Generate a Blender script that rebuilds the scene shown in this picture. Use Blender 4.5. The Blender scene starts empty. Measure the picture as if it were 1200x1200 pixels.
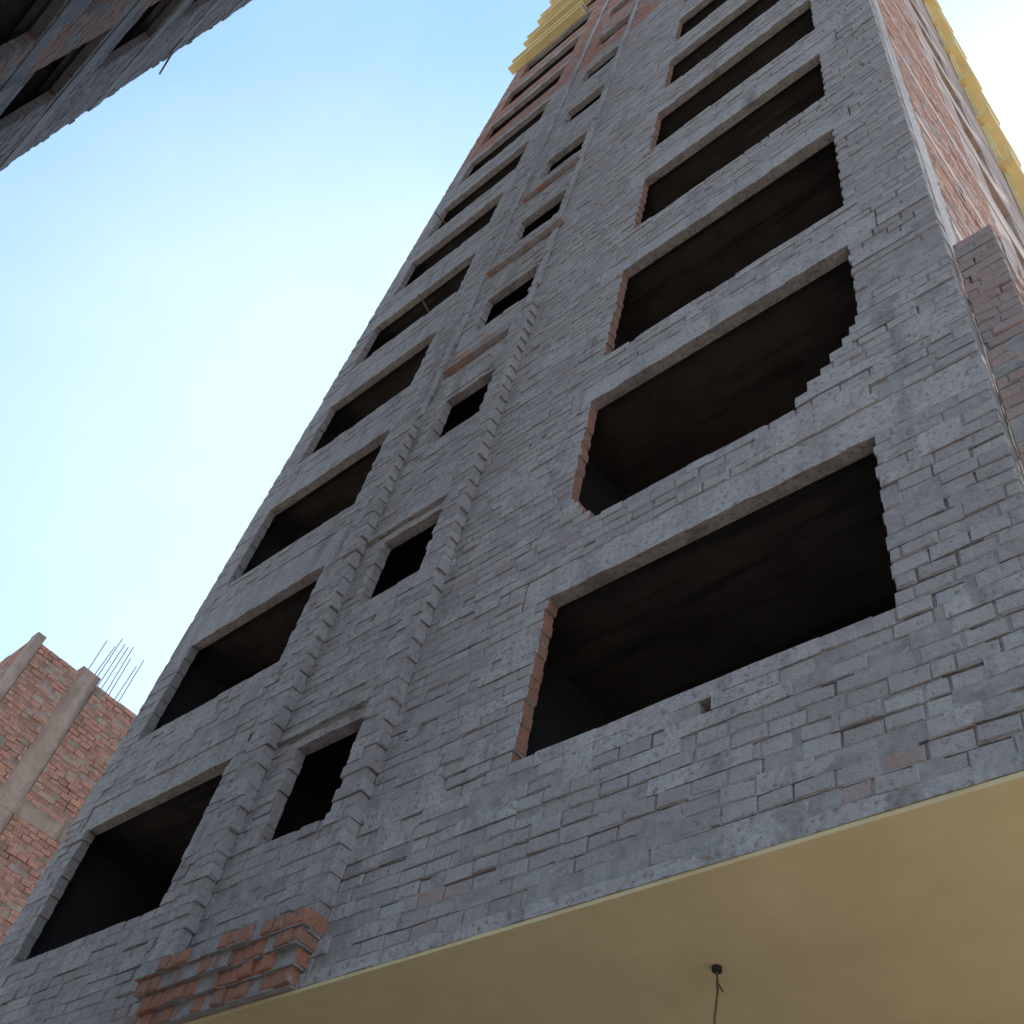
import bpy, math, random
import numpy as np
from mathutils import Matrix, Vector
random.seed(7); np.random.seed(7)
R=random.random
def U(a,b): return a+(b-a)*random.random()
scene=bpy.context.scene
D=4.0; EYE=1.6
def HX(X): return -X*D
def HZ(H): return EYE+H*D

# ---------------------------------------------------------------- materials
def newmat(name):
    m=bpy.data.materials.new(name); m.use_nodes=True
    nt=m.node_tree; b=nt.nodes['Principled BSDF']; b.inputs['Roughness'].default_value=0.92
    b.inputs['Specular IOR Level'].default_value=0.15
    return m,nt,b
def N(nt,t,**k):
    n=nt.nodes.new(t)
    for a,v in k.items(): setattr(n,a,v)
    return n
def noise(nt,vec,scale,detail=4,rough=.6):
    n=N(nt,'ShaderNodeTexNoise'); n.inputs['Scale'].default_value=scale
    n.inputs['Detail'].default_value=detail; n.inputs['Roughness'].default_value=rough
    nt.links.new(vec,n.inputs['Vector']); return n.outputs['Fac']
def ramp(nt,fac,a,b):
    n=N(nt,'ShaderNodeMapRange'); nt.links.new(fac,n.inputs[0])
    n.inputs[1].default_value=a; n.inputs[2].default_value=b; return n.outputs[0]
def mix(nt,fac,a,b,mode='MIX'):
    n=N(nt,'ShaderNodeMix',data_type='RGBA',blend_type=mode)
    if isinstance(fac,(int,float)): n.inputs[0].default_value=fac
    else: nt.links.new(fac,n.inputs[0])
    for s,v in ((6,a),(7,b)):
        if isinstance(v,tuple): n.inputs[s].default_value=(*v,1)
        else: nt.links.new(v,n.inputs[s])
    return n.outputs[2]
def math_(nt,op,a,b):
    n=N(nt,'ShaderNodeMath',operation=op)
    for i,v in enumerate((a,b)):
        if isinstance(v,(int,float)): n.inputs[i].default_value=v
        else: nt.links.new(v,n.inputs[i])
    return n.outputs[0]
def bump(nt,bsdf,h,dist,strength=1.0,prev=None):
    n=N(nt,'ShaderNodeBump'); n.inputs['Distance'].default_value=dist; n.inputs['Strength'].default_value=strength
    nt.links.new(h,n.inputs['Height'])
    if prev: nt.links.new(prev,n.inputs['Normal'])
    nt.links.new(n.outputs[0],bsdf.inputs['Normal']); return n.outputs[0]
def pos(nt): return N(nt,'ShaderNodeNewGeometry').outputs['Position']

def brick_mat(name,g1,g2,r1,r2,nz=1.1):
    m,nt,b=newmat(name); p=pos(nt)
    a1=N(nt,'ShaderNodeAttribute',attribute_name='red').outputs['Fac']
    a2=N(nt,'ShaderNodeAttribute',attribute_name='rnd').outputs['Fac']
    n2=noise(nt,p,18,5,.75); n3=noise(nt,p,.8,6,.7)
    grey=mix(nt,ramp(nt,n3,.38,.62),g1,g2)
    grey=mix(nt,math_(nt,'MULTIPLY',a2,.4),grey,(g1[0]*.80,g1[1]*.70,g1[2]*.68))
    red=mix(nt,a2,r1,r2)
    f=math_(nt,'ADD',a1,math_(nt,'MULTIPLY',math_(nt,'SUBTRACT',n2,.5),1.1))
    f=math_(nt,'ADD',f,math_(nt,'MULTIPLY',math_(nt,'SUBTRACT',n3,.5),nz))
    c=mix(nt,ramp(nt,f,.32,.85),grey,red)
    c=mix(nt,ramp(nt,n2,.58,.75),c,(min(1,g2[0]*1.15),min(1,g2[1]*1.13),min(1,g2[2]*1.12)))
    c=mix(nt,ramp(nt,n2,.44,.3),c,(g1[0]*.52,g1[1]*.48,g1[2]*.47))
    nt.links.new(c,b.inputs['Base Color'])
    bump(nt,b,n2,.04,.9)
    return m
def rough_mat(name,c1,c2,sc=3,bd=.02,streak=None,stain=0):
    m,nt,b=newmat(name); p=pos(nt)
    n1=noise(nt,p,sc,6,.7)
    c=mix(nt,ramp(nt,n1,.35,.65),c1,c2)
    if streak:
        mp=N(nt,'ShaderNodeMapping'); mp.inputs['Scale'].default_value=streak; nt.links.new(p,mp.inputs[0])
        n3=noise(nt,mp.outputs[0],1,4,.6)
        c=mix(nt,ramp(nt,n3,.5,.72),c,tuple(v*.6 for v in c1))
    if bd>.004:
        n2=noise(nt,p,sc*7,4,.7); bump(nt,b,n2,bd*1.5,.8)
        if stain:
            c=mix(nt,ramp(nt,n2,.48,.33),c,(c1[0]*.6,c1[1]*.55,c1[2]*.54))
            c=mix(nt,ramp(nt,n2,.58,.72),c,tuple(v*1.1 for v in c2))
    nt.links.new(c,b.inputs['Base Color'])
    return m
M_brick=brick_mat('mortar_smeared_brick',(.37,.318,.315),(.475,.42,.41),(.46,.19,.12),(.37,.19,.14))
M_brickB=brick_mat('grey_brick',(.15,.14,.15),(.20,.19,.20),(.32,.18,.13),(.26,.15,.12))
M_redbrick=brick_mat('red_brick',(.46,.32,.28),(.54,.43,.38),(.56,.27,.20),(.48,.27,.21))  # lightened dusty pink; glare over the left building is put into this colour
M_mortar=rough_mat('mortar_joint',(.24,.205,.205),(.40,.35,.345),7,.012)
M_conc=rough_mat('rough_concrete',(.355,.305,.30),(.45,.395,.385),3.2,.016,(3,3,.5),1)
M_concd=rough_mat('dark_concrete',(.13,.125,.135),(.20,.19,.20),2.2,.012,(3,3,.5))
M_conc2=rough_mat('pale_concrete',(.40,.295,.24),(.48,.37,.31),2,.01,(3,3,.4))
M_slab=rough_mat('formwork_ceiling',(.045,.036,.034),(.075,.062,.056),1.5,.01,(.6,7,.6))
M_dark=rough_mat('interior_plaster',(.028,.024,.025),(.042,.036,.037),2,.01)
M_yellow=rough_mat('yellow_painted_plaster',(.60,.455,.265),(.70,.545,.325),.7,.0045)
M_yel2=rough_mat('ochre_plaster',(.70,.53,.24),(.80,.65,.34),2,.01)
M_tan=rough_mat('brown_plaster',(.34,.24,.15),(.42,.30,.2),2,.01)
M_pink=rough_mat('pinkish_side_plaster',(.44,.30,.255),(.56,.42,.36),1.2,.012,(3,3,.35))
M_steel=rough_mat('rusty_steel',(.12,.07,.05),(.2,.12,.08),20,.001)
M_wood=rough_mat('weathered_wood',(.16,.10,.06),(.24,.16,.10),12,.003)
M_ground=rough_mat('packed_dirt',(.36,.30,.23),(.45,.39,.31),.8,.03)
M_road=rough_mat('dusty_street',(.24,.21,.17),(.32,.28,.23),1.5,.01)
M_pave=rough_mat('pavement_concrete',(.38,.36,.33),(.46,.44,.40),2,.01)
M_shutter=rough_mat('grey_shutter_metal',(.2,.22,.24),(.25,.27,.29),3,.003)

# ---------------------------------------------------------------- mesh builder
class MB:
    def __init__(s): s.v=[]; s.f=[]; s.red=[]; s.rnd=[]; s.m=[]
    def face(s,idx,red=0,rnd=0,mi=0): s.f.append(idx); s.red.append(red); s.rnd.append(rnd); s.m.append(mi)
    def box(s,x0,x1,y0,y1,z0,z1,mi=0,j=0,red=0,rnd=0):
        b=len(s.v)
        for z in (z0,z1):
            for (x,y) in ((x0,y0),(x1,y0),(x1,y1),(x0,y1)):
                s.v.append((x+U(-j,j),y+U(-j,j),z+U(-j,j)) if j else (x,y,z))
        for q in ((0,3,2,1),(4,5,6,7),(0,1,5,4),(1,2,6,5),(2,3,7,6),(3,0,4,7)):
            s.face([b+i for i in q],red,rnd,mi)
    def rod(s,p,q,r,mi=0,n=7):
        p=Vector(p); q=Vector(q); d=(q-p).normalized()
        a=d.orthogonal().normalized(); c=d.cross(a); b=len(s.v)
        for o in (p,q):
            for i in range(n):
                t=2*math.pi*i/n; s.v.append(tuple(o+a*r*math.cos(t)+c*r*math.sin(t)))
        for i in range(n): s.face([b+i,b+(i+1)%n,b+n+(i+1)%n,b+n+i],mi=mi)
        s.face([b+i for i in reversed(range(n))],mi=mi); s.face([b+n+i for i in range(n)],mi=mi)
    def obj(s,name,mats,parent=None):
        me=bpy.data.meshes.new(name); me.from_pydata(s.v,[],s.f)
        for m in mats: me.materials.append(m)
        me.polygons.foreach_set('material_index',s.m)
        for nm,arr in (('red',s.red),('rnd',s.rnd)):
            a=me.attributes.new(nm,'FLOAT','FACE'); a.data.foreach_set('value',np.array(arr,dtype=np.float32))
        me.update(); o=bpy.data.objects.new(name,me); scene.collection.objects.link(o)
        if parent: o.parent=parent
        return o
def empty(name,loc=(0,0,0)):
    e=bpy.data.objects.new(name,None); scene.collection.objects.link(e); return e

def wall(mb,mm,frame,u0,u1,z0,ncourse,ch,holes,redfn,thick=.12,conc=[],uneven=.006,blen=.24,edgered=(.5,.3),side=.25,smear=lambda u,z:0):
    def addv(M,u,d,z): M.v.append(frame(u,d,z))
    for i in range(ncourse):
        za=z0+i*ch; zb=za+ch; zc=(za+zb)/2
        hs=[h for h in holes(zc,i)]+[(a,b) for (a,b,c,d) in conc if c<=zc<=d]
        hs.sort(); ints=[]; cur=u0
        for a,b in hs:
            if a>cur+.04: ints.append((cur,a))
            cur=max(cur,b)
        if cur<u1-.04: ints.append((cur,u1))
        for (a,b) in ints:
            u=a+.012
            while u<b-.012:
                e=min(b-.012,u+U(.12,.6))
                if b-.012-e<.1: e=b-.012
                d0=U(-.002,.013); mi=0
                if R()<.22: d0=U(.018,.034)
                if R()<smear((u+e)/2,zc): d0=U(-.009,-.005); mi=1
                d0=min(d0,thick-.03)
                bb=len(mm.v)
                j=.005 if mi else 0
                for z in (za,zb):
                    for (uu,dd) in ((u,d0+U(-j,j)*.6),(e,d0+U(-j,j)*.6),(e,thick-.01),(u,thick-.01)): addv(mm,uu,dd,z+U(-j,j)*1.6)
                for q in ((0,3,2,1),(4,5,6,7),(0,1,5,4),(1,2,6,5),(2,3,7,6),(3,0,4,7)): mm.face([bb+k for k in q],mi=mi)
                u=e
            u=a-U(0,blen*.9) if a==u0 else a
            first=True
            while u<b-.02:
                L=blen*U(.92,1.08)
                if first and i%2: L*=.52
                if R()<.05: L*=.55
                e=u+L
                s=max(u,a); ee=e
                if b-ee<.08: ee=b
                g=U(.005,.018); gz=U(.004,.018)
                if ee-s>.045:
                    d0=U(-uneven,uneven)
                    if R()<.07: d0+=U(.004,.015)
                    if R()<.06: d0-=U(.004,.013)
                    rd=redfn((s+ee)/2,zc); rn=R(); bv=U(.004,.013); jt=.0045
                    ua,ub=s+g/2,ee-g/2; zA,zB=za+gz/2,zb-gz/2
                    w=.009*math.sin(u*1.7+i*.3)+U(-.003,.003); zA+=w; zB+=w
                    tl=U(-.005,.005)
                    bb=len(mb.v)
                    for (uu,zz) in ((ua+bv,zA+bv),(ub-bv,zA+bv),(ub-bv,zB-bv),(ua+bv,zB-bv)):
                        addv(mb,uu+U(-jt,jt),d0+U(-.004,.004),zz+U(-jt,jt)+tl*(1 if uu>s+.1 else -1))
                    for (uu,zz) in ((ua,zA),(ub,zA),(ub,zB),(ua,zB)):
                        addv(mb,uu+U(-jt,jt),d0+bv,zz+U(-jt,jt)+tl*(1 if uu>s+.1 else -1))
                    for (uu,zz) in ((ua,zA),(ub,zA),(ub,zB),(ua,zB)): addv(mb,uu,thick,zz)
                    mb.face([bb,bb+1,bb+2,bb+3],rd,rn)
                    for k in range(4):
                        k2=(k+1)%4
                        mb.face([bb+4+k,bb+4+k2,bb+k2,bb+k],rd,rn)
                        sr=side
                        if k==3 and abs(s-a)<.01: sr=edgered[1]
                        if k==1 and abs(ee-b)<.01: sr=edgered[0]
                        if callable(sr): sr=sr((s+ee)/2)
                        mb.face([bb+8+k,bb+8+k2,bb+4+k2,bb+4+k],max(rd,sr),rn)
                u=ee if ee==b else e
                first=False

# ================================================================ MAIN TOWER
tower=empty('unfinished_brick_apartment_tower')
NC=25
FH=3.04; CH=FH/NC; T0=HZ(1.577); NF=16
XL,XR=HX(3.06),HX(.221)
Z0=T0-(NC-1)*CH
FB=4.868
ZTOP=T0+FH*(NF-1)+FH*.5
def T(k): return T0+k*FH
def snap(z): return T0+round((z-T0)/CH)*CH
big_s=[1.149,1.80,2.559,3.416,4.175]
open_=[]
for k in range(NF):
    s=HZ(big_s[k]) if k<5 else T(k)-U(1.75,1.95)
    open_.append((HX(1.145)+U(-.04,.04),HX(.418)+U(-.04,.03),snap(s),T(k),'b',k))
    open_.append((HX(2.915)+U(-.04,.04),HX(2.215)+U(-.04,.04),snap(T(k)-U(1.65,1.85)),T(k),'l',k))
    open_.append((HX(1.905)+U(-.03,.03),HX(1.64),snap(HZ(1.205)+FH*k),snap(HZ(1.495)+FH*k),'s',k))
beams=[]
for k in range(NF):
    beams.append((HX(1.145)-U(.25,.4),HX(.418)+U(.12,.3) if k!=0 else XR+.02,T(k)+.001,T(k)+(3 if k!=3 else 4)*CH-.001))
    beams.append((XL-1 if k>0 else HX(2.96),HX(2.215)+U(.1,.25),T(k)+.001,T(k)+(3 if k==0 else (2 if k>=7 else random.choice((4,5,6))))*CH-.001))
    beams.append((HX(1.95),HX(1.64),snap(HZ(1.495)+FH*k)+.001,snap(HZ(1.495)+FH*k)+CH-.001))
beams=[(max(a,XL),min(b,XR),c,d) for a,b,c,d in beams]
putlog=[(-3.0,6.03)]
def holes(z,i):
    out=[]
    for (a,c) in putlog:
        if abs(z-c)<=CH/2: out.append((a,a+.075))
    for (a,b,c,d,kind,k) in open_:
        if c<z<d:
            ja=U(-.006,.006)+(.008 if i%2 else -.004); jb=U(-.006,.006)+(.01 if i%2 else -.006)
            A=a+ja; B=b+jb
            if kind=='b' and k==1:
                t=(z-c)
                if t<.5: A+=(.30,.22,.14,.07,.05)[min(4,int(t/CH))]
                if t<.8: B-=(.60,.48,.38,.27,.17,.08,.04)[min(6,int(t/CH))]
            out.append((A,B))
    return out
def redfn(x,z):
    r=.0
    if z>HZ(7.0) and x<-5.4: r=1.1
    elif z>HZ(6.5) and x<-6: r=.45
    if R()<.03: r+=.3
    if -6.2<x<-4.9 and 6<z<16: r+=.14
    if abs(x-HX(1.145))<.14 and R()<.3: r+=.35
    if z<5.4 and R()<.18: r+=.4
    return r
patches=[(U(XL,XR),U(5.5,40),U(.4,1.6),U(.2,.7)) for _ in range(90)]
def smear(x,z):
    if z>HZ(6.9) and x<-5.4: return 0
    s=.07
    if x<-8.4 and z>8.3: s=.65
    elif x<-8.4: s=.2
    if -7.95<x<-6.5 and z>8: s=.5
    if z>20: s=max(s,.25)
    for (px,pz,pw,ph) in patches:
        if ((x-px)/pw)**2+((z-pz)/ph)**2<1: s=max(s,.5)
    return s
mb,mm=MB(),MB()
ncf=int(round((ZTOP-Z0)/CH))
wall(mb,mm,lambda u,d,z:(u,d,z),XL,XR,Z0,ncf,CH,holes,redfn,conc=beams,
     edgered=(lambda x:1.0 if -5.2<x<-4.3 else .35,.35),smear=smear)
mb.obj('facade_bricks',[M_brick],tower); mm.obj('facade_mortar',[M_mortar,M_conc],tower)
cb=MB()
def rough_slab(M,x0,x1,z0,z1,yf,yb,step=.22,j=.006,mi=0,ez=.01):
    n=max(1,int((x1-x0)/step)); rows=3
    b=len(M.v)
    for r in range(rows+1):
        for c in range(n+1):
            e=U(-ez,ez*.5) if r==0 else (U(-.004,.004) if r==rows else U(-j,j))
            M.v.append((x0+(x1-x0)*c/n, yf+U(-j,j), z0+(z1-z0)*r/rows+e*(1 if 0<c<n else 0)))
    for r in range(rows):
        for c in range(n):
            q=b+r*(n+1)+c; M.face([q,q+1,q+n+2,q+n+1],mi=mi)
    bb=len(M.v)
    for c in range(n+1): M.v.append((x0+(x1-x0)*c/n,yb,z0))
    for c in range(n): M.face([bb+c,bb+c+1,b+c+1,b+c],mi=mi)
    for c in range(n+1): M.v.append((x0+(x1-x0)*c/n,yb,z1))
    t=b+rows*(n+1); bt=bb+n+1
    for c in range(n): M.face([t+c,t+c+1,bt+c+1,bt+c],mi=mi)
    M.face([b,t,bt,bb],mi=mi); M.face([b+n,bb+n,bt+n,t+n],mi=mi)
for (a,b,c,d) in beams:
    rough_slab(cb,a+.004,b-.004,c,d-.004,U(-.002,.008),.13,step=.12,j=.008)
rough_slab(cb,XL,XR,FB+.02,Z0-.003,-.012,.25,.15,ez=.004)
cb.obj('concrete_beams',[M_conc],tower)

rb,rm=MB(),MB()
PR=.12
def rib(x0,x1,za,zb,red=.0):
    n=int((zb-za)/CH)
    def hs(z,i):
        return [(x0-1,x0+(U(.01,.03) if i%2 else U(-.008,.008))),(x1-(U(.01,.03) if i%2 else U(-.008,.008)),x1+1)]
    wall(rb,rm,lambda u,d,z:(u,d-PR,z),x0-.06,x1+.06,za,n,CH,hs,lambda x,z:red+(.3 if R()<.08 else 0),thick=PR-.004,uneven=.008,edgered=(.12,.12),side=.1,smear=lambda x,z:.4)
rib(HX(1.625),HX(1.535),Z0+CH*2,HZ(3.31))
rib(HX(2.095),HX(2.0),Z0+CH*2,HZ(2.97))
for n,(pr,zz) in enumerate(((.08,FB+.02),(.13,FB+.02+CH),(.18,FB+.02+2*CH),(.22,FB+.02+3*CH))):
    wall(rb,rm,lambda u,d,z,pr=pr:(u,d-pr,z),HX(2.06)+.04*(3-n),HX(1.54)-.04*(3-n)+.03,zz,1,CH,lambda z,i:[],lambda x,z:1.05,thick=pr-.004,uneven=.02,blen=.13,side=.7)
for H,x0,x1 in ((3.22,1.97,1.56),(4.03,1.97,1.56),(4.8,1.95,1.6)):
    wall(rb,rm,lambda u,d,z:(u,d-.10,z),HX(x0),HX(x1),HZ(H),1 if H>3.3 else 2,CH*.85,lambda z,i:[],lambda x,z:.7,thick=.096,uneven=.012,side=.5)
rb.obj('pipe_strip_ribs',[M_brick],tower); rm.obj('pipe_strip_mortar',[M_mortar,M_conc],tower)
lg=MB()
for k in range(2):
    zt=snap(HZ(1.495)+FH*k)+CH*1.2
    xx=HX(1.99)
    while xx<HX(1.64):
        e=min(HX(1.64),xx+U(.2,.35)); lg.box(xx,e-.006,-.045,-.004,zt,zt+.07,0,.006); xx=e
for x in (HX(1.60),HX(2.02)):
    z=HZ(3.0) if x<-7 else HZ(3.36)
    while z<ZTOP-1:
        e=z+U(.4,1.2); lg.box(x-.06+U(-.01,.01),x+.06+U(-.01,.01),-.035+U(-.008,.008),-.003,z,e-U(0,.03),0,.006); z=e
lg.obj('concrete_ledges',[M_conc],tower)

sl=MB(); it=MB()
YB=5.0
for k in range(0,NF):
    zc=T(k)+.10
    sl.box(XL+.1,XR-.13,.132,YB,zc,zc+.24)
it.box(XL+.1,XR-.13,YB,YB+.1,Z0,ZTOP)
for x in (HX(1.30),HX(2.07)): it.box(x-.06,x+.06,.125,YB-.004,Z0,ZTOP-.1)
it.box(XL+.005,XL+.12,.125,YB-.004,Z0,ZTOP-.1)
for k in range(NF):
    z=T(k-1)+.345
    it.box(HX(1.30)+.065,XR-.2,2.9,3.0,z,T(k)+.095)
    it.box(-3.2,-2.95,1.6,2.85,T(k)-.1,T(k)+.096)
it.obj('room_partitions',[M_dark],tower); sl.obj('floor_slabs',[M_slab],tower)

# side face (faces +x)
sd=MB(); YS=8.2; YQ=3.0
sd.box(XR-.12,XR-.002,.13,.45,FB+.04,ZTOP,0,0)
for k in range(-1,NF):
    sd.box(XR-.12,XR+.004,.452,YS,T(k)+.01,T(k)+.30,1)
sd.box(XR-.12,XR-.02,YQ+.002,YS,FB+.04,Z0+.3,1)
for k in range(NF):
    za,zb=T(k-1)+.302,T(k)+.006
    sd.box(XR-.12,XR-.006,YQ+.002,3.8,za,zb,1)
    sd.box(XR-.12,XR-.006,3.802,5.0,za,za+1.0,1)
    sd.box(XR-.12,XR-.006,5.002,YS,za,zb,1)
    sd.box(XR-.14,XR-.125,3.5,5.1,za,zb,3)
sd.box(XR-.118,XR-.03,YS-.05,YS+.05,Z0,ZTOP,1)
for k in range(1,NF):
    sd.box(XR+.005,XR+.32,6.8,YS+.3,T(k)+.1,T(k)+.22,2,.01)
    sd.box(XR+.27,XR+.33,6.8,YS+.3,T(k)+.222,T(k)+.95,2,.01)
    sd.box(XR+.006,XR+.10,7.0,7.15,T(k)+.222,T(k+1)+.098,2,.01)
sd.obj('side_wall',[M_conc,M_pink,M_yel2,M_dark],tower)
b1,m1=MB(),MB()
wall(b1,m1,lambda u,d,z:(XR-d,u,z),.45,YQ,Z0,int((ZTOP-Z0)/CH),CH,lambda z,i:[],lambda x,z:1.0,
     conc=[(0,4,T(k)+.01,T(k)+.30) for k in range(-1,NF)])
b1.obj('side_bricks',[M_redbrick],tower); m1.obj('side_mortar',[M_mortar,M_conc],tower)
b2,m2=MB(),MB(); XS=HX(.138); ZS=HZ(2.13)
n=int((ZS-Z0)/CH)
wall(b2,m2,lambda u,d,z:(u,.12+d,z),XR+.002,XS,Z0,n,CH,lambda z,i:[],lambda x,z:.5)
wall(b2,m2,lambda u,d,z:(XS-d,u,z),.245,3.2,Z0,n,CH,lambda z,i:[],lambda x,z:.7)
b2.obj('side_shaft_bricks',[M_brick],tower); m2.obj('side_shaft_mortar',[M_mortar,M_conc],tower)
so=MB()
zs=FB
so.box(XL,XR+.3,-.006,3.2,zs-.01,zs+.018,0)
so.obj('overhang_soffit',[M_yellow],tower)
gf=MB()
gz=zs-.012
xs=[XL,-10.9,-7.9,-7.3,-4.3,-3.7,-1.5,XR]
for i in range(0,len(xs)-1):
    if i%2==0: gf.box(xs[i],xs[i+1],3.0,3.3,.0,gz,0)
    else:
        gf.box(xs[i],xs[i+1],3.0,3.3,3.2,gz,0)
        nsl=30
        for s in range(nsl): gf.box(xs[i],xs[i+1],3.12+(s%2)*.015,3.2,.1+s*3.1/nsl,.1+(s+1)*3.1/nsl,1)
gf.box(XL,XR,3.3,YS,0,gz,0)
gf.obj('ground_floor_wall',[M_yellow,M_shutter],tower)
rf=MB(); rf.box(XL+.01,XR-.01,.02,YS,ZTOP,ZTOP+.25); rf.obj('roof_slab',[M_conc],tower)
lf=MB(); lf.box(XL,XL+.1,.125,YS,Z0,ZTOP-.002); lf.box(XL,XR,YS+.06,YS+.16,0,ZTOP-.002); lf.obj('rear_and_left_walls',[M_conc],tower)
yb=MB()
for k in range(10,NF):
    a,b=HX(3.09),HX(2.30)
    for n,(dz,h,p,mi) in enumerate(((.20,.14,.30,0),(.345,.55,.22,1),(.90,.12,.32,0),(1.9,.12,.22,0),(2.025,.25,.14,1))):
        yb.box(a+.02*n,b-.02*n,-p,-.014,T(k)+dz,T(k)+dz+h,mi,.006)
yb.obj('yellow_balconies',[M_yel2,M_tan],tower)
pl=MB()
for (x,y,z,dx,dz) in ((-9.9,.1,T(4)-1.25,.1,.15),(-11.3,.1,T(6)-1.2,-.1,.1)):
    pl.rod((x,y+.5,z-dz*.7),(x+dx,y-.35,z+dz),.016)
pl.obj('timber_props',[M_wood],tower)

w=MB(); x,y,z=-3.37,.80,FB-.008
w.rod((x,y,z-.0),(x,y,z-.03),.03,1,12)
pts=[(x,y,z-.02),(x+.01,y,z-.15),(x-.012,y+.01,z-.3),(x+.006,y,z-.45),(x-.008,y,z-.62)]
for p,q in zip(pts,pts[1:]): w.rod(p,q,.007,0,6)
w.rod((x-.008,y,z-.62),(x-.008,y,z-.70),.022,1,10)
w.rod((x+.01,y,z-.10),(x+.045,y,z-.16),.006,0,6)
w.obj('hanging_lamp_wire',[M_steel,M_dark])

# ================================================================ LEFT FAR BUILDING
lb=empty('red_brick_building')
LX,LY0,LY1,LZ=-21.1,0.0,14.0,16.1
b3,m3=MB(),MB(); lch=.12
cols=[(0,.22),(1.25,1.75),(5.4,5.9),(9.6,10.1),(13.6,14.0)]
bm=[(-1,15,z,z+.32) for z in (3.2,6.3,9.4,12.5)]
nn=int((LZ-.3)/lch)
wall(b3,m3,lambda u,d,z:(LX-d,u,z),LY0,LY1,.2,nn,lch,
     lambda z,i:[c for c in cols]+([(7.0,8.4)] if (z-3.62)%3.1>1 and (z-3.62)%3.1<2.1 and z>3.6 else []),
     lambda x,z:.9,conc=bm)
wall(b3,m3,lambda u,d,z:(u,d,z),LX-12,LX-.13,.2,nn,lch,
     lambda z,i:([(LX-4,LX-2.2),(LX-9,LX-7)] if (z-3.62)%3.1>1 and (z-3.62)%3.1<2.3 and z>3.6 else [])+[(LX-6,LX-5.5)],
     lambda x,z:.9,conc=[(LX-13,LX+1,c,d) for _,_,c,d in bm])
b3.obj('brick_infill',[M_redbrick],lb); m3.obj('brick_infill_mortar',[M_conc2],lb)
c3=MB()
for a,b in cols: c3.box(LX-.3,LX-.006,a+.002,b-.002,0,LZ+.02,0,.004)
c3.box(LX-6,LX-5.5,.006,.3,0,LZ+.02,0,.004)
for _,_,a,b in bm:
    c3.box(LX-.25,LX-.003,LY0+.004,LY1,a-.05,b+.05,0,.002); c3.box(LX-12,LX-.26,.003,.25,a-.05,b+.05,0,.002)
c3.box(LX-12,LX-.3,.3,LY1,LZ-.5,LZ-.25,0)
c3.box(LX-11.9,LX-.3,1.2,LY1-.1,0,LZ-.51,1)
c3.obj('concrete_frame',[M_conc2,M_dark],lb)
r3=MB()
for i in range(9):
    y=1.45+i*.12+U(-.03,.03); x=LX-U(.1,.3); h=U(1.0,1.4)
    r3.rod((x,y,LZ-.3),(x+U(-.05,.05),y+U(-.03,.08),LZ+h),.010)
for i in range(14):
    y=U(2,13); r3.rod((LX-.1,y,LZ-.1),(LX-.1+U(-.02,.04),y,LZ+U(.1,.2)),.02)
r3.obj('rebar',[M_steel],lb)

# ================================================================ OPPOSITE BUILDING
ob=empty('concrete_building_across_street')
OY=-6.4; OX0,OX1=-12.5,-4.6; OZ=33.5; FH2=3.1
b4,m4=MB(),MB()
def oh(z,i):
    f=(z-4.2)%FH2
    r=[]
    if z>4.2 and .55<f<2.65: r=[(-10.45,-8.9),(-7.9,-6.3)]
    return r
oc=[(-20,20,4.2+FH2*k-.35,4.2+FH2*k+.08) for k in range(10)]
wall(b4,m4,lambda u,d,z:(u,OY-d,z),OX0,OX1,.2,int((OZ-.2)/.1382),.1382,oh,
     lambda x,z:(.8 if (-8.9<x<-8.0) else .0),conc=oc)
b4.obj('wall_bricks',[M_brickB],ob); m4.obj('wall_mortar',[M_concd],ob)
c4=MB()
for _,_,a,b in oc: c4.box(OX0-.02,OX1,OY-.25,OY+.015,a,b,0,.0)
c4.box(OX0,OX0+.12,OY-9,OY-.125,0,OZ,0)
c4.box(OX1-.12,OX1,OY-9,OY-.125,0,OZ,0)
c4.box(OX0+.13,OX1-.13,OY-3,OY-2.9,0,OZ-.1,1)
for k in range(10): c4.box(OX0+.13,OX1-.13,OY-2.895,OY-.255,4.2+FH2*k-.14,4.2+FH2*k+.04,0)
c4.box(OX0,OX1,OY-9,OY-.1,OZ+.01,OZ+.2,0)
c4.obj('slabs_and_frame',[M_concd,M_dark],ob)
r4=MB()
for (z,l) in ((15.2,.3),(22.3,.25)):
    r4.rod((OX0+.4,OY+.05,z),(OX0-l,OY+.12,z+.12),.02)
for i in range(26):
    z=13+i*.7+U(-.2,.2); r4.box(OX0-U(.01,.04),OX0-.001,OY-.12,OY+U(-.01,.02),z,z+U(.05,.3),0,.005)
r4.obj('timber_stubs',[M_wood],ob)

# ================================================================ GROUND
def sheet(name,x0,x1,y0,y1,z,m):
    M=MB(); M.v=[(x0,y0,z),(x1,y0,z),(x1,y1,z),(x0,y1,z)]; M.face([0,1,2,3]); return M.obj(name,[m])
sheet('ground',-600,600,-600,600,0,M_ground)
sheet('street',-200,200,-5.2,-.6,.004,M_road)
pv=MB(); pv.box(XL-1,XR+1,-.6,3,-.05,.13); pv.box(OX0-1,OX1+1,OY,-5.2,-.05,.13); pv.obj('pavement',[M_pave])

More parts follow.
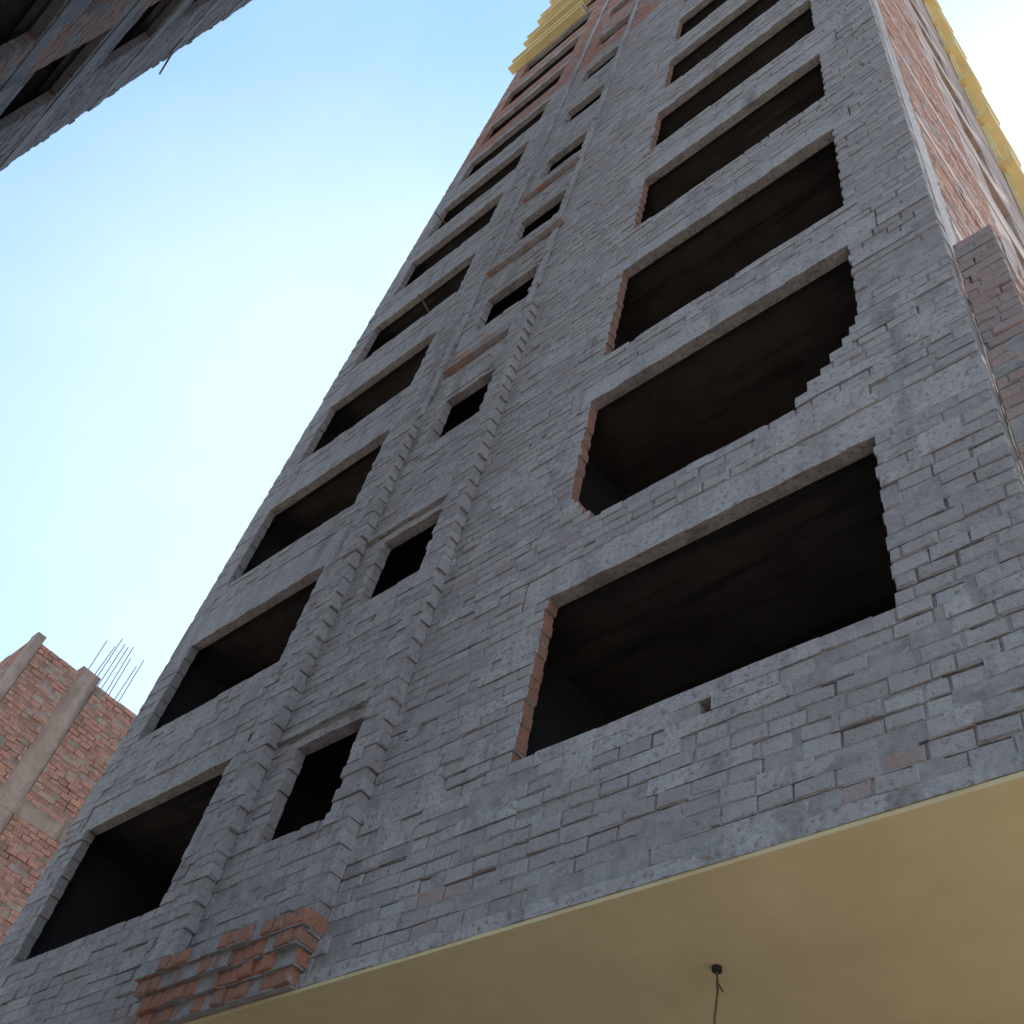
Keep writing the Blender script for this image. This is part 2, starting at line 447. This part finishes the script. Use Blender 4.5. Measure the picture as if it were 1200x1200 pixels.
# ================================================================ LIGHT
sx,sy,sz=.05,.58,.81
v=Vector((sx,sy,sz)).normalized(); el=math.asin(v.z); az=math.atan2(v.x,v.y)
w=bpy.data.worlds.new('World'); scene.world=w; w.use_nodes=True; nt=w.node_tree
bg=nt.nodes['Background']; st=nt.nodes.new('ShaderNodeTexSky'); st.sky_type='NISHITA'; st.sun_disc=False
st.sun_elevation=el; st.sun_rotation=az; st.dust_density=1.0; st.air_density=1.2; st.ozone_density=1.5
# flat lift added to brighten the sky; soft hazy glow above street end; faint unevenness
tc=N(nt,'ShaderNodeTexCoord').outputs['Generated']
hz=noise(nt,tc,2.6,5,.55)
dp=N(nt,'ShaderNodeVectorMath',operation='DOT_PRODUCT'); nt.links.new(tc,dp.inputs[0])
dp.inputs[1].default_value=Vector((-.62,.27,.72)).normalized()
bank=N(nt,'ShaderNodeMapRange',interpolation_type='SMOOTHSTEP'); nt.links.new(dp.outputs['Value'],bank.inputs[0])
bank.inputs[1].default_value=.89; bank.inputs[2].default_value=1.0
fac=math_(nt,'ADD',math_(nt,'MULTIPLY',bank.outputs[0],.9),math_(nt,'MULTIPLY',ramp(nt,hz,.4,.68),.3))
haze_lift=mix(nt,fac,(.95,1.95,2.75),(3.4,3.7,3.8))
ad=mix(nt,1.0,st.outputs[0],haze_lift,'ADD')
cu=mix(nt,1.0,ad,(1.15,1.2,1.22),'MULTIPLY')
nt.links.new(cu,bg.inputs[0]); bg.inputs[1].default_value=.15
L=bpy.data.lights.new('sun','SUN'); L.energy=5; L.angle=math.radians(.5); L.color=(1,.93,.83)
lo=bpy.data.objects.new('sun',L); scene.collection.objects.link(lo)
lo.rotation_euler=v.to_track_quat('Z','Y').to_euler()
scene.view_settings.view_transform='Standard'; scene.view_settings.look='None'; scene.view_settings.exposure=0

# ================================================================ CAMERA
f=Vector((-.5167,.3821,.766)).normalized()
r=Vector((.7435,.644,.1804)); r=(r-f*r.dot(f)).normalized(); u=r.cross(f)
cam=bpy.data.cameras.new('camera'); co=bpy.data.objects.new('camera',cam); scene.collection.objects.link(co)
co.matrix_world=Matrix(((r.x,u.x,-f.x,0),(r.y,u.y,-f.y,-D),(r.z,u.z,-f.z,EYE),(0,0,0,1)))
cam.sensor_width=36; cam.lens=1244/1200*36; cam.clip_end=3000; cam.clip_start=.05
scene.camera=co
